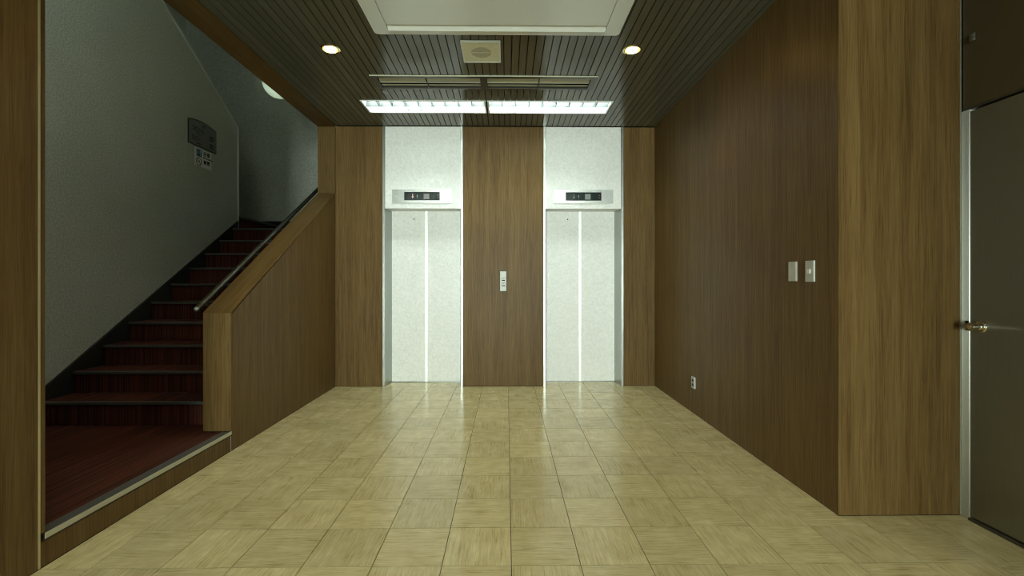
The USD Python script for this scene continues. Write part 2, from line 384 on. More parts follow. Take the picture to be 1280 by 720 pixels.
# the steel side door
D0, D1, ZD = 1.375, 2.286, 2.098
pth = '/World/door_3'
xf = UsdGeom.Xform.Define(stage, pth); xf.AddTranslateOp().Set(Gf.Vec3d(XD, D0, 0)); base[pth] = np.array([XD, D0, 0.0])
tag(xf, 'brushed steel side door with round knob at the right edge', 'door', kind='structure')
part('jamb', bx(XD - 0.001, XD + 0.06, D1 + 0.003, STEP_Y - 0.005, 0, ZD + 0.012, 0.002), 'jamb_steel', pth)
part('jamb', bx(XD - 0.001, XD + 0.06, D0 - 0.05, D0 - 0.003, 0, ZD + 0.012, 0.002), 'jamb_steel', pth)
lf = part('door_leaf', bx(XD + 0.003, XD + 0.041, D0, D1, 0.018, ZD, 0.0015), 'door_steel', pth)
part('frame_head', bx(XD + 0.004, XD + 0.06, D0 - 0.05, STEP_Y - 0.005, ZD + 0.0125, ZD + 0.022), 'bronze', pth)
part('threshold', bx(XD - 0.012, XD + 0.06, D0 - 0.003, D1 + 0.0025, 0, 0.014, 0.003), 'bronze', pth)
part('door_stop', bx(XD + 0.044, XD + 0.06, D0 - 0.002, D1 + 0.002, 0.014, ZD + 0.012), 'dark', pth)
KY, KZ = 2.236, 0.997
kn = part('knob', lathe([(0, 0.0), (0.017, 0.0), (0.016, 0.018), (0.0155, 0.022), (0.0195, 0.028), (0.0215, 0.036), (0.0215, 0.060), (0.0200, 0.064), (0.0, 0.0645)], (XD + 0.007, KY, KZ), 'x-', 32), 'chrome', pth, 'round chrome knob with key cylinder', smooth=35)
part('rosette', lathe([(0, 0), (0.031, 0.0), (0.031, 0.003), (0.027, 0.008), (0.018, 0.010), (0, 0.010)], (XD + 0.003, KY, KZ), 'x-', 32), 'chrome', kn, smooth=35)
part('key_cylinder', lathe([(0, 0), (0.010, 0), (0.010, 0.0012), (0, 0.0012)], (XD + 0.007 - 0.0645, KY, KZ), 'x-', 20), 'brass', kn)
part('strike_plate', bx(XD - 0.003, XD, D1 + 0.006, D1 + 0.022, KZ - 0.025, KZ + 0.025, 0.0008), 'dark', pth)
tr = part('transom_panel', bx(XD + 0.006, XD + 0.03, D0 - 0.05, STEP_Y - 0.005, ZD + 0.024, ZC + 0.01), 'brown_paint', pth)
cl = part('catch', cat_(bx(XD - 0.004, XD + 0.006, 2.262, 2.288, 2.452, 2.492, 0.002), cyl((XD - 0.010, 2.275, 2.462), (XD - 0.002, 2.275, 2.462), 0.008, 16), cyl((XD - 0.010, 2.275, 2.482), (XD - 0.002, 2.275, 2.482), 0.006, 16)), 'steel_dull', tr, 'small steel catch on the panel over the door')
# wall on the viewer's side of the door niche
ws = thing('wall_side', (XR, -1.6, 0), 'walnut veneer wall to the right of the viewer, nearer than the steel door', 'wall', kind='structure')
for a, b in ((YF, -7.0), (-6.997, -4.0), (-3.997, NICHE)):
    part('wood_panel', bx(XR, XR + 0.02, a, b, 0.003, ZC + 0.01), 'wood', ws)
for a, b in ((NICHE + 0.001, D0 - 0.053),):
    part('wood_panel', bx(XD, XD + 0.02, a, b, 0.003, ZC + 0.01), 'wood', ws)
part('niche_end_panel', bx(XR, XD - 0.001, NICHE + 0.0005, NICHE + 0.018, 0.003, ZC - 0.001), 'wood', ws)
part('wall_core', cat_(bx(XR + 0.021, XD + 0.16, YF - 0.1, NICHE, 0, ZC + 0.16), bx(XD + 0.065, XD + 0.16, NICHE + 0.001, STEP_Y + 0.02, 0, ZC + 0.16)), 'void', ws)

# ------------------------------------------------------------------ left wall (near), its trim
wl = thing('wall_left', (XL, 0, 0), 'walnut veneer wall at left edge, ending at the stair opening', 'wall', kind='structure')
for a, b in ((YF, -7.2), (-7.197, -4.8), (-4.797, -2.4), (-2.397, 0.0), (0.003, 1.931)):
    part('wood_panel', bx(XL - 0.02, XL, a, b, 0.003, ZC + 0.01), 'wood', wl)
part('seam_strip', bx(XL - 0.015, XL + 0.001, 1.9325, 1.9415, 0.003, ZC + 0.01), 'brass', wl, 'thin pale strip in the panel seam')
part('end_trim', bx(XL - 0.20, XL, 1.943, 1.962, 0.148, ZC + 0.01), 'wood_b', wl)
part('wall_core', bx(XL - 0.2, XL - 0.021, YF - 0.1, 1.9425, 0, ZC + 0.16), 'void', wl)
# soffit over the half wall and the stairwell wall on top of it
be = thing('trim_1', (XL, 3.6, 3.018), 'walnut soffit board above the sloping half wall', 'soffit', kind='structure')
part('soffit_board', bx(XL - 0.203, XL, 1.963, YB - 0.001, 3.018, 3.06), 'wood_y', be)
ZT = 6.4
sh = thing('wall_stair_right', (-2.19, 5.3, 0), 'grey plaster stairwell wall behind the back wall panels', 'wall', kind='structure')
part('upper_wall', bx(-2.188, XL - 0.003, 1.963, YB + 0.03, 3.0605, ZT), 'plaster', sh)
part('end_wall', bx(-2.190, -1.985, YB + 0.031, 7.1, 0.0, ZT), 'plaster', sh)

# ------------------------------------------------------------------ stairwell walls
PAR_E, PAR_Z, PAR_S, X_P = 5.945, 3.235, 0.659, -3.520
def par_top(y): return PAR_Z + PAR_S * (PAR_E - y)
sl = thing('wall_stair_left', (X_P, 3.5, 0), 'tall grey plaster wall beside the stairs with a sloping top edge', 'wall', kind='structure')
part('plaster_face', prism_x([(0.8, 0), (PAR_E, 0), (PAR_E, PAR_Z), (0.8, par_top(0.8))], X_P - 0.12, X_P), 'plaster', sl)
bead = LineString([(PAR_E + 0.006, 1.905), (PAR_E + 0.006, PAR_Z), (0.8, par_top(0.8))]).buffer(0.014, cap_style='flat', join_style='mitre')
part('edge_bead', face(extrude(bead, 0.132), 'x+', (X_P - 0.126, 0, 0)), 'pale_edge', sl, 'pale bead along the free edge of the wall')
for nm, b, lab in (('wall_stair_back', (-5.0, -1.9, 7.10, 7.22, 0, ZT), 'grey plaster wall at the stair turn'),
                   ('wall_stair_outer', (-5.12, -5.0, 0.7, 7.22, 0, ZT), 'grey plaster outer wall of the stairwell'),
                   ('wall_stair_front', (-5.0, -2.186, 0.7, 0.80, 0, ZT), 'grey plaster wall at the near end of the stairwell'),
                   ('ceiling_stair', (-5.12, -1.9, 0.7, 7.22, ZT, ZT + 0.1), 'ceiling high over the stairwell')):
    solid(nm, bx(*b), 'plaster', ((b[0] + b[1]) / 2, (b[2] + b[3]) / 2, b[4]), lab, 'ceiling' if 'ceiling' in nm else 'wall', kind='structure')
solid('baseboard_stair_back', cat_(bx(X_P, -2.191, 7.075, 7.0995, 1.902, 2.16), bx(-4.995, X_P - 0.0002, 7.075, 7.0995, 2.0775, 2.16)), 'stringer', (-2.9, 7.09, 1.9), 'black skirting under the wall at the stair turn', 'baseboard', kind='structure')

# ------------------------------------------------------------------ staircase
RISE, GO, N0, ZN0, X_S, X_H = 0.1757, 0.265, 3.410, 0.3200, -3.498, -2.1925
ZL = 0.143
st = thing('staircase', (-2.85, 3.4, 0), 'straight flight of stairs in red striped carpet with dark nosings', 'staircase')
lg = thing('floor_landing', (-2.75, 2.1, 0), 'red striped carpet landing at the foot of the stairs', 'landing', kind='structure')
ld = part('landing_carpet', cat_(bx(X_P + 0.001, -2.186, 0.802, N0 + 0.0195, 0.0, ZL - 0.002), bx(-2.186, XL - 0.065, 1.9625, 3.2685, 0.0, ZL - 0.002)), 'carpet', lg)
part('landing_nosing', bx(XL - 0.0645, XL - 0.001, 1.9625, 3.2685, 0.112, ZL, 0.0015), 'nosing', ld, 'dark grey nosing along the landing edge')
part('nosing_edge', bx(XL - 0.0008, XL + 0.003, 1.9605, 3.2745, 0.119, ZL + 0.0010, 0.0008), 'edge_metal', ld, 'pale metal lip of the landing nosing')
part('landing_riser', bx(XL - 0.02, XL - 0.001, 1.9432, 3.2685, 0.003, 0.1095), 'wood', lg, 'walnut veneer riser below the landing')
part('riser_trim', bx(XL - 0.004, XL + 0.001, 3.2685, 3.2725, 0.003, 0.109), 'edge_metal', ld)
for i in range(10):
    n, z = N0 + GO * i, ZN0 + RISE * i
    zp = z - RISE if i else ZL - 0.0015
    part('riser', bx(X_S, X_H, n + 0.020, n + 0.045, zp + 0.0005, z - 0.0265), 'carpet', st)
    far = n + GO + (0.019 if i < 9 else 0.065)
    td = part('tread', bx(X_S, X_H, n + 0.0205, far, z - 0.026, z), 'carpet', st)
    part('nosing', bx(X_S, X_H, n, n + 0.0200, z - 0.022, z + 0.0015, 0.003), 'nosing', td, 'dark grey tread nosing' if i == 0 else None)
tn = thing('floor_stair_turn', (-3.5, 6.5, 1.9), 'carpeted landing at the stair turn', 'landing', kind='structure')
part('turn_carpet', bx(X_P + 0.0005, -2.191, N0 + GO * 9 + 0.331, 7.074, ZN0 + RISE * 9 - 0.026, ZN0 + RISE * 9), 'carpet', tn)
part('riser', bx(X_P - 0.03, X_P, PAR_E + 0.02, 7.074, 1.902, 2.050), 'carpet', tn)
td = part('tread', bx(-4.99, X_P + 0.006, PAR_E + 0.02, 7.074, 2.0505, 2.076), 'carpet', tn)
part('nosing', bx(X_P + 0.0065, X_P + 0.024, PAR_E + 0.02, 7.074, 2.049, 2.078, 0.002), 'nosing', td)
solid('baseboard_landing', bx(X_P + 0.0006, X_S - 0.0006, 0.802, 3.4195, ZL - 0.001, ZL + 0.10), 'stringer', (X_P, 2.0, ZL), 'black skirting along the carpeted landing', 'baseboard', kind='structure')
solid('floor_stair', bx(-5.12, -1.981, 0.7, 7.22, -0.12, -0.0065), 'void', (-3.5, 4, -0.12), 'floor slab under the stairs', 'floor', kind='structure')
ST = lambda y: 0.425 + 0.645 * (y - 3.47)
part('stringer', prism_x([(3.42, ZL + 0.001), (3.42, ST(3.42)), (5.93, ST(5.93)), (5.93, 1.70), (3.6, ZL + 0.001)], X_P + 0.0006, X_S - 0.0006), 'stringer', st, 'black stringer board against the grey wall')

# ------------------------------------------------------------------ sloping half wall
HS = (2.246 - 0.998) / (YB - 0.001 - 3.27)
hz = lambda y: 0.998 + HS * (y - 3.27)
hw = thing('half_wall', (XL - 0.1, 3.27, 0), 'walnut-clad half wall with sloping top between stairs and lobby', 'half wall', kind='structure')
c = 0.014
part('side_panel', prism_x([(3.2835, 0.003), (YB - 0.002, 0.003), (YB - 0.002, hz(YB) - c * 1.22), (3.2835, hz(3.2835) - c * 1.22)], XL - 0.0115, XL), 'wood_b', hw)
part('wall_core', prism_x([(3.2835, 0.0), (YB - 0.002, 0.0), (YB - 0.002, hz(YB) - c * 1.22), (3.2835, hz(3.2835) - c * 1.22)], XL - 0.1995, XL - 0.012), 'wood', hw)
part('end_panel', bx(XL - 0.2005, XL + 0.0005, 3.2700, 3.2830, 0.1445, 0.996, 0.0012), 'wood', hw, 'lighter end board facing the viewer')
part('cap', prism_x([(3.2690, 0.9975), (YB - 0.002, hz(YB - 0.002)), (YB - 0.002, hz(YB) - c * 1.2), (3.2690, 0.9975 - 0.0012)], XL - 0.2015, XL + 0.001), 'wood_slope', hw, 'sloping top board with grain along the slope')

# ------------------------------------------------------------------ handrail
ry = lambda y: 1.030 + 0.617 * (y - 3.317)
hr = thing('handrail', (-2.25, 3.3, 1.03), 'dark tubular metal handrail along the stair side of the half wall', 'handrail')
p0, p1 = np.array([-2.252, 3.305, ry(3.305)]), np.array([-2.252, 5.85, ry(5.85)])
part('rail', cyl(p0, p1, 0.0205, 24), brushed('dark_steel_rail', (0.085, 0.085, 0.065), 0.52, 0.58, (3, 3, 3)), hr, smooth=35)
dirn = (p1 - p0) / np.linalg.norm(p1 - p0)
cap = trimesh.creation.icosphere(3, 0.0202); cap.apply_translation(p0)
part('end_cap', cap, 'steel', hr, smooth=True)
for y in (3.40, 4.27, 5.13):
    z = ry(y)
    zc = z - 0.036
    b = part('bracket', cat_(cyl((-2.252, y, z - 0.018), (-2.252, y, zc), 0.006, 14), cyl((-2.252, y, zc), (XL - 0.2005, y, zc), 0.006, 14)), 'steel', hr, smooth=35)
    part('bracket_plate', lathe([(0, 0), (0.018, 0), (0.018, 0.003), (0.012, 0.006), (0, 0.007)], (XL - 0.2008, y, zc), 'x-', 20), 'steel', b, smooth=35)

# ------------------------------------------------------------------ wall lamp at the stair turn
LX, LZ, LR = -3.515, 4.365, 0.305
lp = thing('wall_lamp', (LX, 7.1, LZ), 'round opal wall lamp half hidden above the stair turn', 'lamp')
part('base_plate', lathe([(0, 0), (LR, 0), (LR, 0.018), (LR - 0.02, 0.022), (0, 0.022)], (LX, 7.0995, LZ), 'y-', 48), 'white_metal', lp)
prof = [((LR - 0.012) * math.cos(t), 0.023 + 0.135 * math.sin(t)) for t in np.linspace(0, math.pi / 2, 16)]
prof[-1] = (0.0, prof[-1][1])
part('opal_dome', lathe(prof, (LX, 7.0995, LZ), 'y-', 48), 'opal', lp, smooth=True)
bl = trimesh.creation.icosphere(2, 0.045); bl.apply_translation([LX, 7.0995 - 0.075, LZ])
part('bulb', bl, 'stair_bulb', lp, smooth=True)

# ------------------------------------------------------------------ ceiling things
def frame2d(x0, x1, y0, y1, w, r=0.0):
    o = sbox(x0, y0, x1, y1)
    if r: o = o.buffer(-r).buffer(r, 6)
    return o.difference(sbox(x0 + w, y0 + w, x1 - w, y1 - w))
def up(poly, z0, z1):
    m = extrude(poly, z1 - z0); m.apply_translation([0, 0, z0]); return m

def troffer(x0, x1, TY, label):
    y0, y1 = TY
    t = thing('fluorescent_light', ((x0 + x1) / 2, (y0 + y1) / 2, ZC), label, 'ceiling light', 'recessed fluorescent lights')
    part('frame', up(frame2d(x0, x1, y0, y1, 0.016), ZC - 0.006, ZC - 0.0005), 'white_metal', t)
    xi0, xi1, yi0, yi1, zt = x0 + 0.011, x1 - 0.011, y0 + 0.011, y1 - 0.011, ZC + 0.135
    w = 0.0015
    housing = cat_(bx(xi0, xi1, yi0, yi0 + w, ZC, zt), bx(xi0, xi1, yi1 - w, yi1, ZC, zt), bx(xi0, xi0 + w, yi0 + w, yi1 - w, ZC, zt), bx(xi1 - w, xi1, yi0 + w, yi1 - w, ZC, zt), bx(xi0, xi1, yi0, yi1, zt, zt + w))
    part('reflector', housing, 'reflector', t)
    yc = (y0 + y1) / 2
    for s in (-1, 1):
        tb = part('tube', cyl((xi0 + 0.035, yc + s * 0.075, ZC + 0.099), (xi1 - 0.035, yc + s * 0.075, ZC + 0.099), 0.0145, 16), 'tube', t, smooth=35)
        for e, xe in ((0, xi0 + 0.0025), (1, xi1 - 0.0345)):
            part('lampholder', bx(xe, xe + 0.032, yc + s * 0.075 - 0.014, yc + s * 0.075 + 0.014, ZC + 0.082, ZC + 0.13, 0.003), 'white', tb)
    part('long_blade', bx(xi0 + 0.003, xi1 - 0.003, yc - 0.002, yc + 0.002, ZC + 0.001, ZC + 0.078), 'blade', t)
    n = 9
    for i in range(1, n):
        xb = xi0 + (xi1 - xi0) * i / n
        part('cross_blade', cat_(bx(xb - 0.0015, xb + 0.0015, yi0 + 0.003, yc - 0.0025, ZC + 0.001, ZC + 0.078), bx(xb - 0.0015, xb + 0.0015, yc + 0.0025, yi1 - 0.003, ZC + 0.001, ZC + 0.078)), 'blade', t)
troffer(*TROFF[0], TY, 'left recessed fluorescent ceiling light with bright louver cells, stair side')
troffer(*TROFF[1], TY, 'right recessed fluorescent ceiling light with bright louver cells, steel door side')
troffer(*TROFF[0], TY2, 'recessed fluorescent ceiling light above the viewer, stair side')
troffer(*TROFF[1], TY2, 'recessed fluorescent ceiling light above the viewer, steel door side')

# air diffuser
x0, x1, y0, y1 = VENT
t = thing('air_diffuser', ((x0 + x1) / 2, (y0 + y1) / 2, ZC), 'long bronze ceiling air grille in four louvered sections', 'air vent')
fr = [(x0 + 0.055, -0.725), (-0.718, -0.236), (-0.176, 0.292), (0.299, x1 - 0.055)]
holes = shapely.union_all([sbox(a, y0 + 0.042, b, y1 - 0.030) for a, b in fr])
part('frame', up(sbox(x0, y0, x1, y1).difference(holes), ZC - 0.007, ZC - 0.0005), 'bronze', t)
part('back_lip', bx(x0, x1, y0 - 0.004, y0 - 0.0002, ZC - 0.010, ZC - 0.0005), 'louver', t)
part('duct_box', cat_(bx(x0 + 0.02, x1 - 0.02, y0 + 0.02, y1 - 0.02, ZC + 0.075, ZC + 0.078), bx(x0 + 0.02, x1 - 0.02, y0 + 0.02, y0 + 0.022, ZC, ZC + 0.075), bx(x0 + 0.02, x1 - 0.02, y1 - 0.022, y1 - 0.02, ZC, ZC + 0.075)), 'dark', t)
for a, b in fr:
    h = (y1 - y0 - 0.072) / 4
    for i in range(4):
        yc = y0 + 0.042 + h * (i + 0.5)
        bl = bx(a + 0.002, b - 0.002, -h * 0.56, h * 0.56, -0.0012, 0.0012)
        bl.apply_transform(trimesh.transformations.rotation_matrix((0.30, -0.22, 0.34, 0.12)[i], [1, 0, 0]))
        bl.apply_translation([0, yc, ZC + 0.010])
        part('louver', bl, 'louver', t)

# ceiling loudspeaker
x0, x1, y0, y1 = SPK
t = thing('ceiling_speaker', ((x0 + x1) / 2, (y0 + y1) / 2, ZC), 'square ceiling loudspeaker with beige grille in white frame', 'loudspeaker')
part('frame', up(frame2d(x0, x1, y0, y1, 0.010), ZC - 0.016, ZC - 0.0005), 'white_metal', t)
sc = Point((x0 + x1) / 2, (y0 + y1) / 2).buffer(0.080, 24)
band = sbox(x0, (y0 + y1) / 2 - 0.005, x1, (y0 + y1) / 2 + 0.005)
gsq = sbox(x0 + 0.0102, y0 + 0.0102, x1 - 0.0102, y1 - 0.0102)
disc = sc.difference(band)
part('grille', up(gsq.difference(disc), ZC - 0.014, ZC - 0.010), 'grille', t)
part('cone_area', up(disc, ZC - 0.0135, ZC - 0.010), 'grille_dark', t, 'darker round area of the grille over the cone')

# air conditioner cassette
x0, x1, y0, y1 = AC
ZA = ZC - 0.030
t = thing('air_conditioner', ((x0 + x1) / 2, (y0 + y1) / 2, ZC), 'wide white ceiling air conditioner cassette at top of picture', 'air conditioner')
inner = sbox(x0 + 0.110, y0 + 0.075, x1 - 0.110, y1 - 0.058)
fr2 = sbox(x0, y0, x1, y1).buffer(-0.03).buffer(0.03, 6)
part('frame', cat_(up(fr2.difference(inner), ZA + 0.004, ZC - 0.0005), up(fr2.buffer(-0.006).difference(inner), ZA, ZA + 0.004)), 'white', t)
part('intake_panel', bx(x0 + 0.1125, x1 - 0.1125, y0 + 0.145, y1 - 0.132, ZA - 0.002, ZA + 0.016, 0.004), 'white', t)
part('slot', bx(x0 + 0.111, x1 - 0.111, y0 + 0.076, y1 - 0.059, ZA + 0.018, ZA + 0.022), 'grey_slot', t)
for s in (1, -1):
    yy = y1 - 0.098 if s > 0 else y0 + 0.108
    fp = bx(x0 + 0.114, x1 - 0.114, -0.033, 0.026, -0.004, 0.004, 0.002)
    fp.apply_transform(trimesh.transformations.rotation_matrix(-0.42 * s, [1, 0, 0])); fp.apply_translation([0, yy, ZA - 0.001])
    part('air_flap', fp, 'white_metal', t)

# downlights
for k, (x, y) in enumerate(DOWN):
    lab = ('warm recessed downlight in the slat ceiling, stair side', 'warm recessed downlight in the slat ceiling, steel door side',
           'warm recessed downlight above the viewer, stair side', 'warm recessed downlight above the viewer, steel door side')[k]
    t = thing('downlight', (x, y, ZC), lab, 'downlight', 'warm downlights')
    part('trim_ring', lathe([(0.056, -0.001), (0.074, -0.0005), (0.075, -0.003), (0.062, -0.008), (0.056, -0.006), (0.056, -0.001)], (x, y, ZC), 'z+', 40), 'gold', t, smooth=35)
    part('reflector', lathe([(0.0, 0.110), (0.030, 0.110), (0.046, 0.085), (0.0555, 0.040), (0.0558, -0.004), (0.0572, -0.004), (0.0572, 0.040), (0.048, 0.087), (0.031, 0.112), (0.0, 0.112)], (x, y, ZC), 'z+', 40), 'gold', t, smooth=35)
    b = trimesh.creation.icosphere(3, 0.033); b.apply_translation([x, y, ZC + 0.055])
    part('bulb', b, 'bulb', t, smooth=True)

# ------------------------------------------------------------------ elevator call panel and floor displays
t = thing('call_panel', (-0.038, YB, 1.11), 'small silver elevator call panel with two buttons between the doors', 'call button')
part('back_box', face(extrude(plate2d(0.088, 0.242), 0.003), 'y-', (-0.038, YB - 0.0003, 1.2255)), 'sign_edge', t)
part('plate', face(extrude(plate2d(0.070, 0.226), 0.009), 'y-', (-0.038, YB - 0.0035, 1.2255)), 'plate', t)
for z, up_ in ((1.252, True), (1.192, False)):
    part('button_well', face(extrude(plate2d(0.038, 0.040, 0.002), 0.0008), 'y-', (-0.036, YB - 0.0126, z - 0.004)), 'ink', t)
    b = part('button', face(extrude(plate2d(0.028, 0.024, 0.003), 0.005), 'y-', (-0.036, YB - 0.0134, z)), 'button', t)
    tri = [(-0.009, -0.007), (0.009, -0.007), (0, 0.008)] if up_ else [(-0.009, 0.007), (0.009, 0.007), (0, -0.008)]
    part('arrow', face(extrude(Polygon(tri), 0.001), 'y-', (-0.036, YB - 0.0185, z)), 'ink', b)

ARROW = Polygon([(-0.004, 0.030), (0.004, 0.030), (0.004, -0.002), (0.013, -0.002), (0, -0.028), (-0.013, -0.002), (-0.004, -0.002)])
def display(xa, xb, da, db, label, lit):
    z0, z1, zd0, zd1 = 2.133, 2.290, 2.163, 2.260
    xc, zc = (xa + xb) / 2, (z0 + z1) / 2
    t = thing('floor_display', (xc, YB, z0), label, 'floor indicator')
    out = sbox(xa, z0, xb, z1); hole = sbox(da, zd0, db, zd1)
    # housing: steel box whose top and bottom edges are bevelled towards the face
    body = face(extrude(out.difference(hole), 0.008), 'y-', (0, YB - 0.0003, 0))
    front = face(extrude(sbox(xa + 0.004, z0 + 0.016, xb - 0.004, z1 - 0.022).difference(hole), 0.006), 'y-', (0, YB - 0.0083, 0))
    part('housing', body, 'steel', t)
    fp = part('face_plate', front, 'steel', t)
    part('screen', face(extrude(hole.buffer(-0.0005), 0.004), 'y-', (0, YB - 0.0003, 0)), 'dark_plastic', t)
    sy = YB - 0.0045
    w = db - da
    part('arrow', face(extrude(affinity.translate(ARROW, da + w * 0.235, zc), 0.0008), 'y-', (0, sy, 0)), 'lit_arrow' if lit else 'grey_slot', t, 'lit down arrow' if lit else None)
    part('arrow', face(extrude(affinity.translate(affinity.scale(ARROW, 0.8, -0.8, origin=(0, 0)), da + w * 0.365, zc), 0.0008), 'y-', (0, sy, 0)), 'grey_slot', t)
    sq = sbox(da + w * 0.545, zc - 0.034, da + w * 0.70, zc + 0.030)
    dm = part('digit_window', face(extrude(sq, 0.0008), 'y-', (0, sy, 0)), 'sign_grey', t)
    if lit:
        dots = []
        for r, row in enumerate(('01110', '10001', '00001', '00110', '01000', '10000', '11111')):
            for q, ch in enumerate(row):
                if ch == '1': dots.append(Point(da + w * 0.585 + q * 0.0082, zc + 0.022 - r * 0.0082).buffer(0.0036, 3))
        part('digit', face(extrude(shapely.union_all(dots), 0.0006), 'y-', (0, sy - 0.0009, 0)), 'lit_digit', dm, 'dim red dot digit')
    for dz in (0.014, -0.014):
        part('indicator_dot', face(extrude(Point(da + w * 0.945, zc + dz).buffer(0.006, 5), 0.0008), 'y-', (0, sy, 0)), 'grey_slot' if lit else 'lit_digit', t)
    for xk in (xa + 0.050, xb - 0.055):
        part('key_switch', face(trimesh.creation.cylinder(0.008, 0.006, sections=18), 'y-', (xk, YB - 0.016, zc)), 'steel_dull', fp)
display(-1.325, -0.636, -1.186, -0.774, 'steel floor display above the left elevator, down arrow lit', True)
display(0.548, 1.242, 0.690, 1.106, 'steel floor display above the right elevator, arrows dark', False)

# ------------------------------------------------------------------ plates on the right wall
def wall_plate(name, y, z, w, h, d, label, cat):
    t = thing(name, (XR, y, z - h / 2), label, cat)
    p = part('plate', cat_(face(extrude(plate2d(w, h, 0.002), d - 0.001), 'x-', (XR - 0.0003, y, z)), face(extrude(plate2d(w - 0.003, h - 0.003, 0.002), 0.001), 'x-', (XR - 0.0003 - d + 0.001, y, z))), 'plate', t)
    return t, p, XR - 0.0003 - d
t, p, xs = wall_plate('blank_plate', 2.702, 1.285, 0.070, 0.117, 0.011, 'blank silver wall plate with two screws, left of the switch', 'wall plate')
for dz in (0.034, -0.034):
    part('screw', face(trimesh.creation.cylinder(0.0035, 0.0016, sections=12), 'x-', (xs - 0.0003, 2.702, 1.285 + dz)), 'steel_dull', p)
t, p, xs = wall_plate('light_switch', 2.547, 1.283, 0.070, 0.120, 0.011, 'silver light switch plate with small pale rocker, nearer the corner', 'light switch')
rk = part('rocker', face(extrude(plate2d(0.026, 0.024, 0.002), 0.006), 'x-', (xs + 0.0002, 2.549, 1.282)), 'button', t, 'pale square rocker')
t, p, xs = wall_plate('power_outlet', 4.150, 0.288, 0.070, 0.104, 0.012, 'small silver power outlet low on the dark right wall', 'power outlet')
for dz in (0.020, -0.020):
    s_ = part('socket', face(extrude(plate2d(0.030, 0.024, 0.006), 0.002), 'x-', (xs + 0.0002, 4.150, 0.288 + dz)), 'dark', t, 'dark socket face' if dz > 0 else None)
    for dy in (-0.006, 0.006):
        part('slot', face(extrude(plate2d(0.003, 0.009), 0.0006), 'x-', (xs - 0.0019, 4.150 + dy, 0.288 + dz)), 'sign_edge', s_)

# ------------------------------------------------------------------ signs on the stair wall
KANA = {
    'fu': [[(1, 9), (9, 9), (8, 5), (5, 2), (2, 0)]],
    'ro': [[(1, 9), (9, 9), (9, 1), (1, 1), (1, 9)]],
    'n': [[(1, 9), (3.5, 7)], [(1, 0.5), (5, 2), (9, 8)]],
    'to': [[(4, 10), (4, 0)], [(4, 6.5), (8.5, 4)]],
    'bi': [[(2, 9.5), (2, 1), (8.5, 1)], [(7.5, 7), (2, 5)], [(7.4, 10), (8.1, 8.4)], [(9.2, 10.4), (9.9, 8.8)]],
    'dash': [[(1, 5), (9, 5)]],
    'kin': [[(0, 8.5), (4.5, 8.5)], [(2.2, 10), (2.2, 5)], [(2.2, 8.3), (0, 5.6)], [(2.2, 8.3), (4.4, 6)], [(5.5, 8.5), (10, 8.5)], [(7.7, 10), (7.7, 5)], [(7.7, 8.3), (5.6, 6)], [(7.7, 8.3), (10, 5.6)],
            [(2, 4.6), (8, 4.6)], [(0.5, 3), (9.5, 3)], [(5, 3), (5, 0)], [(3, 2), (1.5, 0.3)], [(7, 2), (8.5, 0.3)]],
    'en': [[(2, 10), (2, 5), (0, 0)], [(2, 5), (4, 1)], [(0.5, 8), (0.8, 6)], [(3.7, 8.3), (3.1, 6.3)], [(4.6, 9.5), (10, 9.5)], [(5, 8), (9.5, 8), (9.5, 5.5), (5, 5.5), (5, 8)], [(6.5, 9.5), (6.5, 5.5)],
           [(8, 9.5), (8, 5.5)], [(7.2, 5.5), (7.2, 0)], [(5, 3), (9.5, 3)], [(4.4, 0), (10, 0)]],
    'zen': [[(5, 10), (0, 6)], [(5, 10), (10, 6)], [(2, 5.5), (8, 5.5)], [(2, 3), (8, 3)], [(1, 0), (9, 0)], [(5, 5.5), (5, 0)]],
    'kan': [[(2.5, 10), (0, 7.5)], [(2.5, 10), (5, 7.5)], [(1, 7), (4, 7), (4, 4.5), (1, 4.5)], [(1, 7), (1, 0.5), (4.5, 2)], [(7.5, 10), (7.5, 9)], [(5.2, 7.5), (5.2, 9), (10, 9), (10, 7.5)],
            [(6, 7), (9, 7), (9, 4.5), (6, 4.5)], [(6, 7), (6, 0), (9.5, 0), (9.5, 3), (6, 3)]],
}
def glyphs(keys, u, v, h, adv=1.12, w=0.80):
    gs = []
    for i, kk in enumerate(keys):
        gs.append(affinity.translate(affinity.scale(strokes(KANA[kk], w), h / 10, h / 10, origin=(0, 0)), u + i * h * adv, v))
    return shapely.union_all(gs)
def latin(text, u, v, h, bold=False):
    m = meshkit.text_mesh(text, h, 0.0008, bold); m.apply_translation([u, v, 0]); return m

SY, SZ, SW = 5.016, 2.760, 0.482
t = thing('floor_sign', (X_P, SY, SZ), 'grey floor sign with arched top on the stair wall, above the notice', 'sign')
arc = [(SW * k / 20, 0.270 + 0.036 * (1 - (2 * k / 20 - 1) ** 2)) for k in range(21)]
shape = Polygon([(0, 0), (SW, 0)] + arc[::-1])
fx = X_P + 0.0003
part('backing', face(extrude(shape, 0.006), 'x+', (fx, SY, SZ)), 'sign_edge', t)
fp = part('face', face(extrude(shape.buffer(-0.011), 0.003), 'x+', (fx + 0.0061, SY, SZ)), 'sign_grey', t)
o = (fx + 0.0093, SY, SZ)
part('lettering', face(latin('2F', 0.222, 0.235, 0.034, True), 'x+', o), 'ink', fp, '2F')
part('lettering', face(extrude(glyphs(('fu', 'ro', 'n', 'to'), 0.055, 0.165, 0.048), 0.0008), 'x+', o), 'ink', fp, 'Japanese word for front desk')
part('lettering', face(latin('Front', 0.125, 0.132, 0.020, True), 'x+', o), 'ink', fp)
part('lettering', face(extrude(glyphs(('ro', 'bi', 'dash'), 0.055, 0.062, 0.046), 0.0008), 'x+', o), 'red_ink', fp, 'Japanese word for lobby, in dull red')
part('lettering', face(latin('Lobby', 0.125, 0.028, 0.020, True), 'x+', o), 'red_ink', fp)
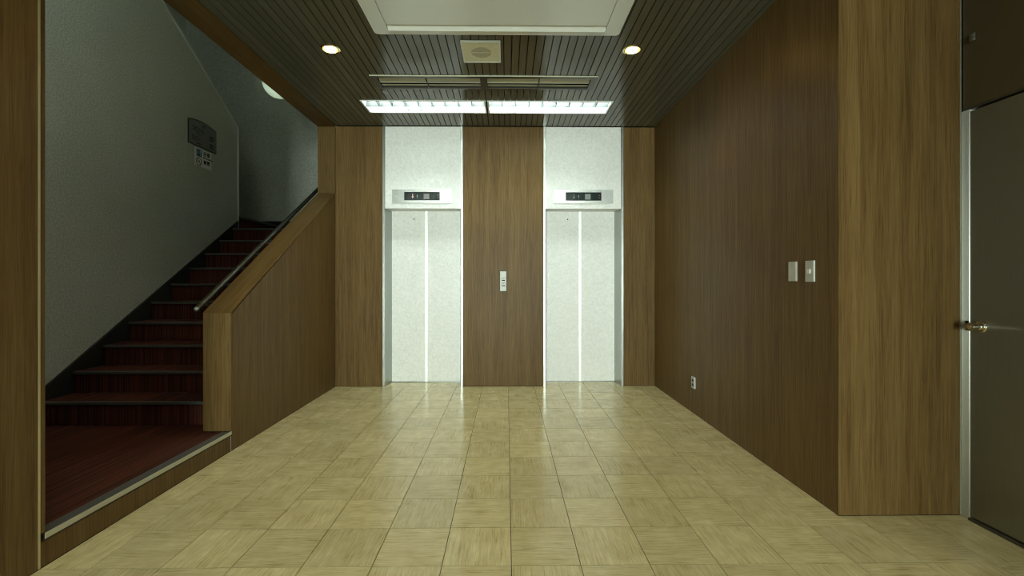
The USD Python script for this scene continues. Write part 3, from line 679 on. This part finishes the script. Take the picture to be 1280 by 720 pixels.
for u, v in ((0.355, 0.125), (0.355, 0.035)):
    pict = sbox(u, v, u + 0.065, v + 0.055).difference(strokes([[(u + 0.013, v + 0.028), (u + 0.052, v + 0.028)], [(u + 0.036, v + 0.043), (u + 0.052, v + 0.028), (u + 0.036, v + 0.013)]], 0.003))
    part('pictogram', face(extrude(pict, 0.0008), 'x+', o), 'teal_ink', fp, 'dark teal pictogram' if v > 0.1 else None)

NY, NZ, NW, NH = 5.124, 2.540, 0.289, 0.207
t = thing('smoking_notice', (X_P, NY, NZ), 'small white no-smoking notice with blue square, below the floor sign', 'notice')
pl = part('sheet', face(extrude(sbox(0, 0, NW, NH), 0.003), 'x+', (X_P + 0.0003, NY, NZ)), 'paper', t)
o = (X_P + 0.0035, NY, NZ)
bsq = sbox(0.028, 0.112, 0.112, 0.192)
fig = shapely.union_all([sbox(0.043, 0.122, 0.049, 0.182), sbox(0.037, 0.155, 0.040, 0.182), sbox(0.052, 0.155, 0.055, 0.182), sbox(0.037, 0.150, 0.055, 0.157), sbox(0.086, 0.122, 0.092, 0.150), Polygon([(0.082, 0.148), (0.094, 0.148), (0.100, 0.183), (0.084, 0.183)])])
part('blue_square', face(extrude(bsq.difference(fig), 0.0008), 'x+', o), 'blue_ink', pl, 'blue square with white fork and knife')
cc = Point(0.069, 0.055)
ring = cc.buffer(0.046, 24).difference(cc.buffer(0.038, 24))
bar = affinity.rotate(sbox(0.069 - 0.040, 0.0515, 0.069 + 0.040, 0.0585), -45, origin=(0.069, 0.055))
part('prohibition_ring', face(extrude(ring.union(bar), 0.0008), 'x+', o), 'ring_ink', pl, 'dark red no-smoking ring')
cig = shapely.union_all([sbox(0.042, 0.050, 0.080, 0.060), sbox(0.083, 0.050, 0.090, 0.060), sbox(0.083, 0.064, 0.086, 0.076)]).difference(bar.buffer(0.003))
part('cigarette', face(extrude(cig, 0.0008), 'x+', o), 'ink', pl)
part('lettering', face(extrude(glyphs(('zen', 'kan'), 0.148, 0.142, 0.045, 1.32, 0.75), 0.0008), 'x+', o), 'ink', pl)
part('lettering', face(latin('No Smoking', 0.138, 0.108, 0.021, True), 'x+', o), 'ink', pl)
part('lettering', face(extrude(glyphs(('kin', 'en'), 0.152, 0.046, 0.043, 1.32, 0.75), 0.0008), 'x+', o), 'ink', pl)

# ------------------------------------------------------------------ entrance front behind the viewer
wf = thing('wall_front', (0.2, YF, 0), 'glazed entrance wall behind the viewer', 'wall', kind='structure')
part('head_panel', bx(-2.18, XD + 0.06, YF - 0.12, YF, 2.55, ZC + 0.15), 'wood', wf)
part('side_pier', bx(-2.18, -1.80, YF - 0.12, YF, 0, 2.549), 'wood', wf)
part('side_pier', bx(1.55, XD + 0.06, YF - 0.12, YF, 0, 2.549), 'wood', wf)
wn = thing('window_1', (0.15, YF - 0.06, 0), 'entrance glazing in slim steel frames behind the viewer', 'window', kind='structure')
xs_ = np.linspace(-1.80, 1.55, 5)
for k, xm in enumerate(xs_):
    a = xm if k == 0 else xm - 0.02 if k < 4 else xm - 0.04
    part('mullion', bx(a, a + 0.04, YF - 0.09, YF - 0.03, 0.04, 2.50), 'steel_dull', wn)
part('rail', bx(-1.80, 1.55, YF - 0.09, YF - 0.03, 2.5005, 2.549), 'steel_dull', wn)
part('rail', bx(-1.80, 1.55, YF - 0.09, YF - 0.03, 0.0, 0.0395), 'steel_dull', wn)
for k in range(4):
    part('pane', bx(xs_[k] + 0.021 + (0.02 if k == 0 else 0), xs_[k + 1] - 0.021 - (0.02 if k == 3 else 0), YF - 0.063, YF - 0.057, 0.041, 2.499), 'pane', wn)
solid('pavement', bx(-8, 8, -22, YF - 0.121, -0.12, -0.01), 'outside', (0, -16, 0), 'grey pavement outside the entrance', 'pavement', kind='structure')
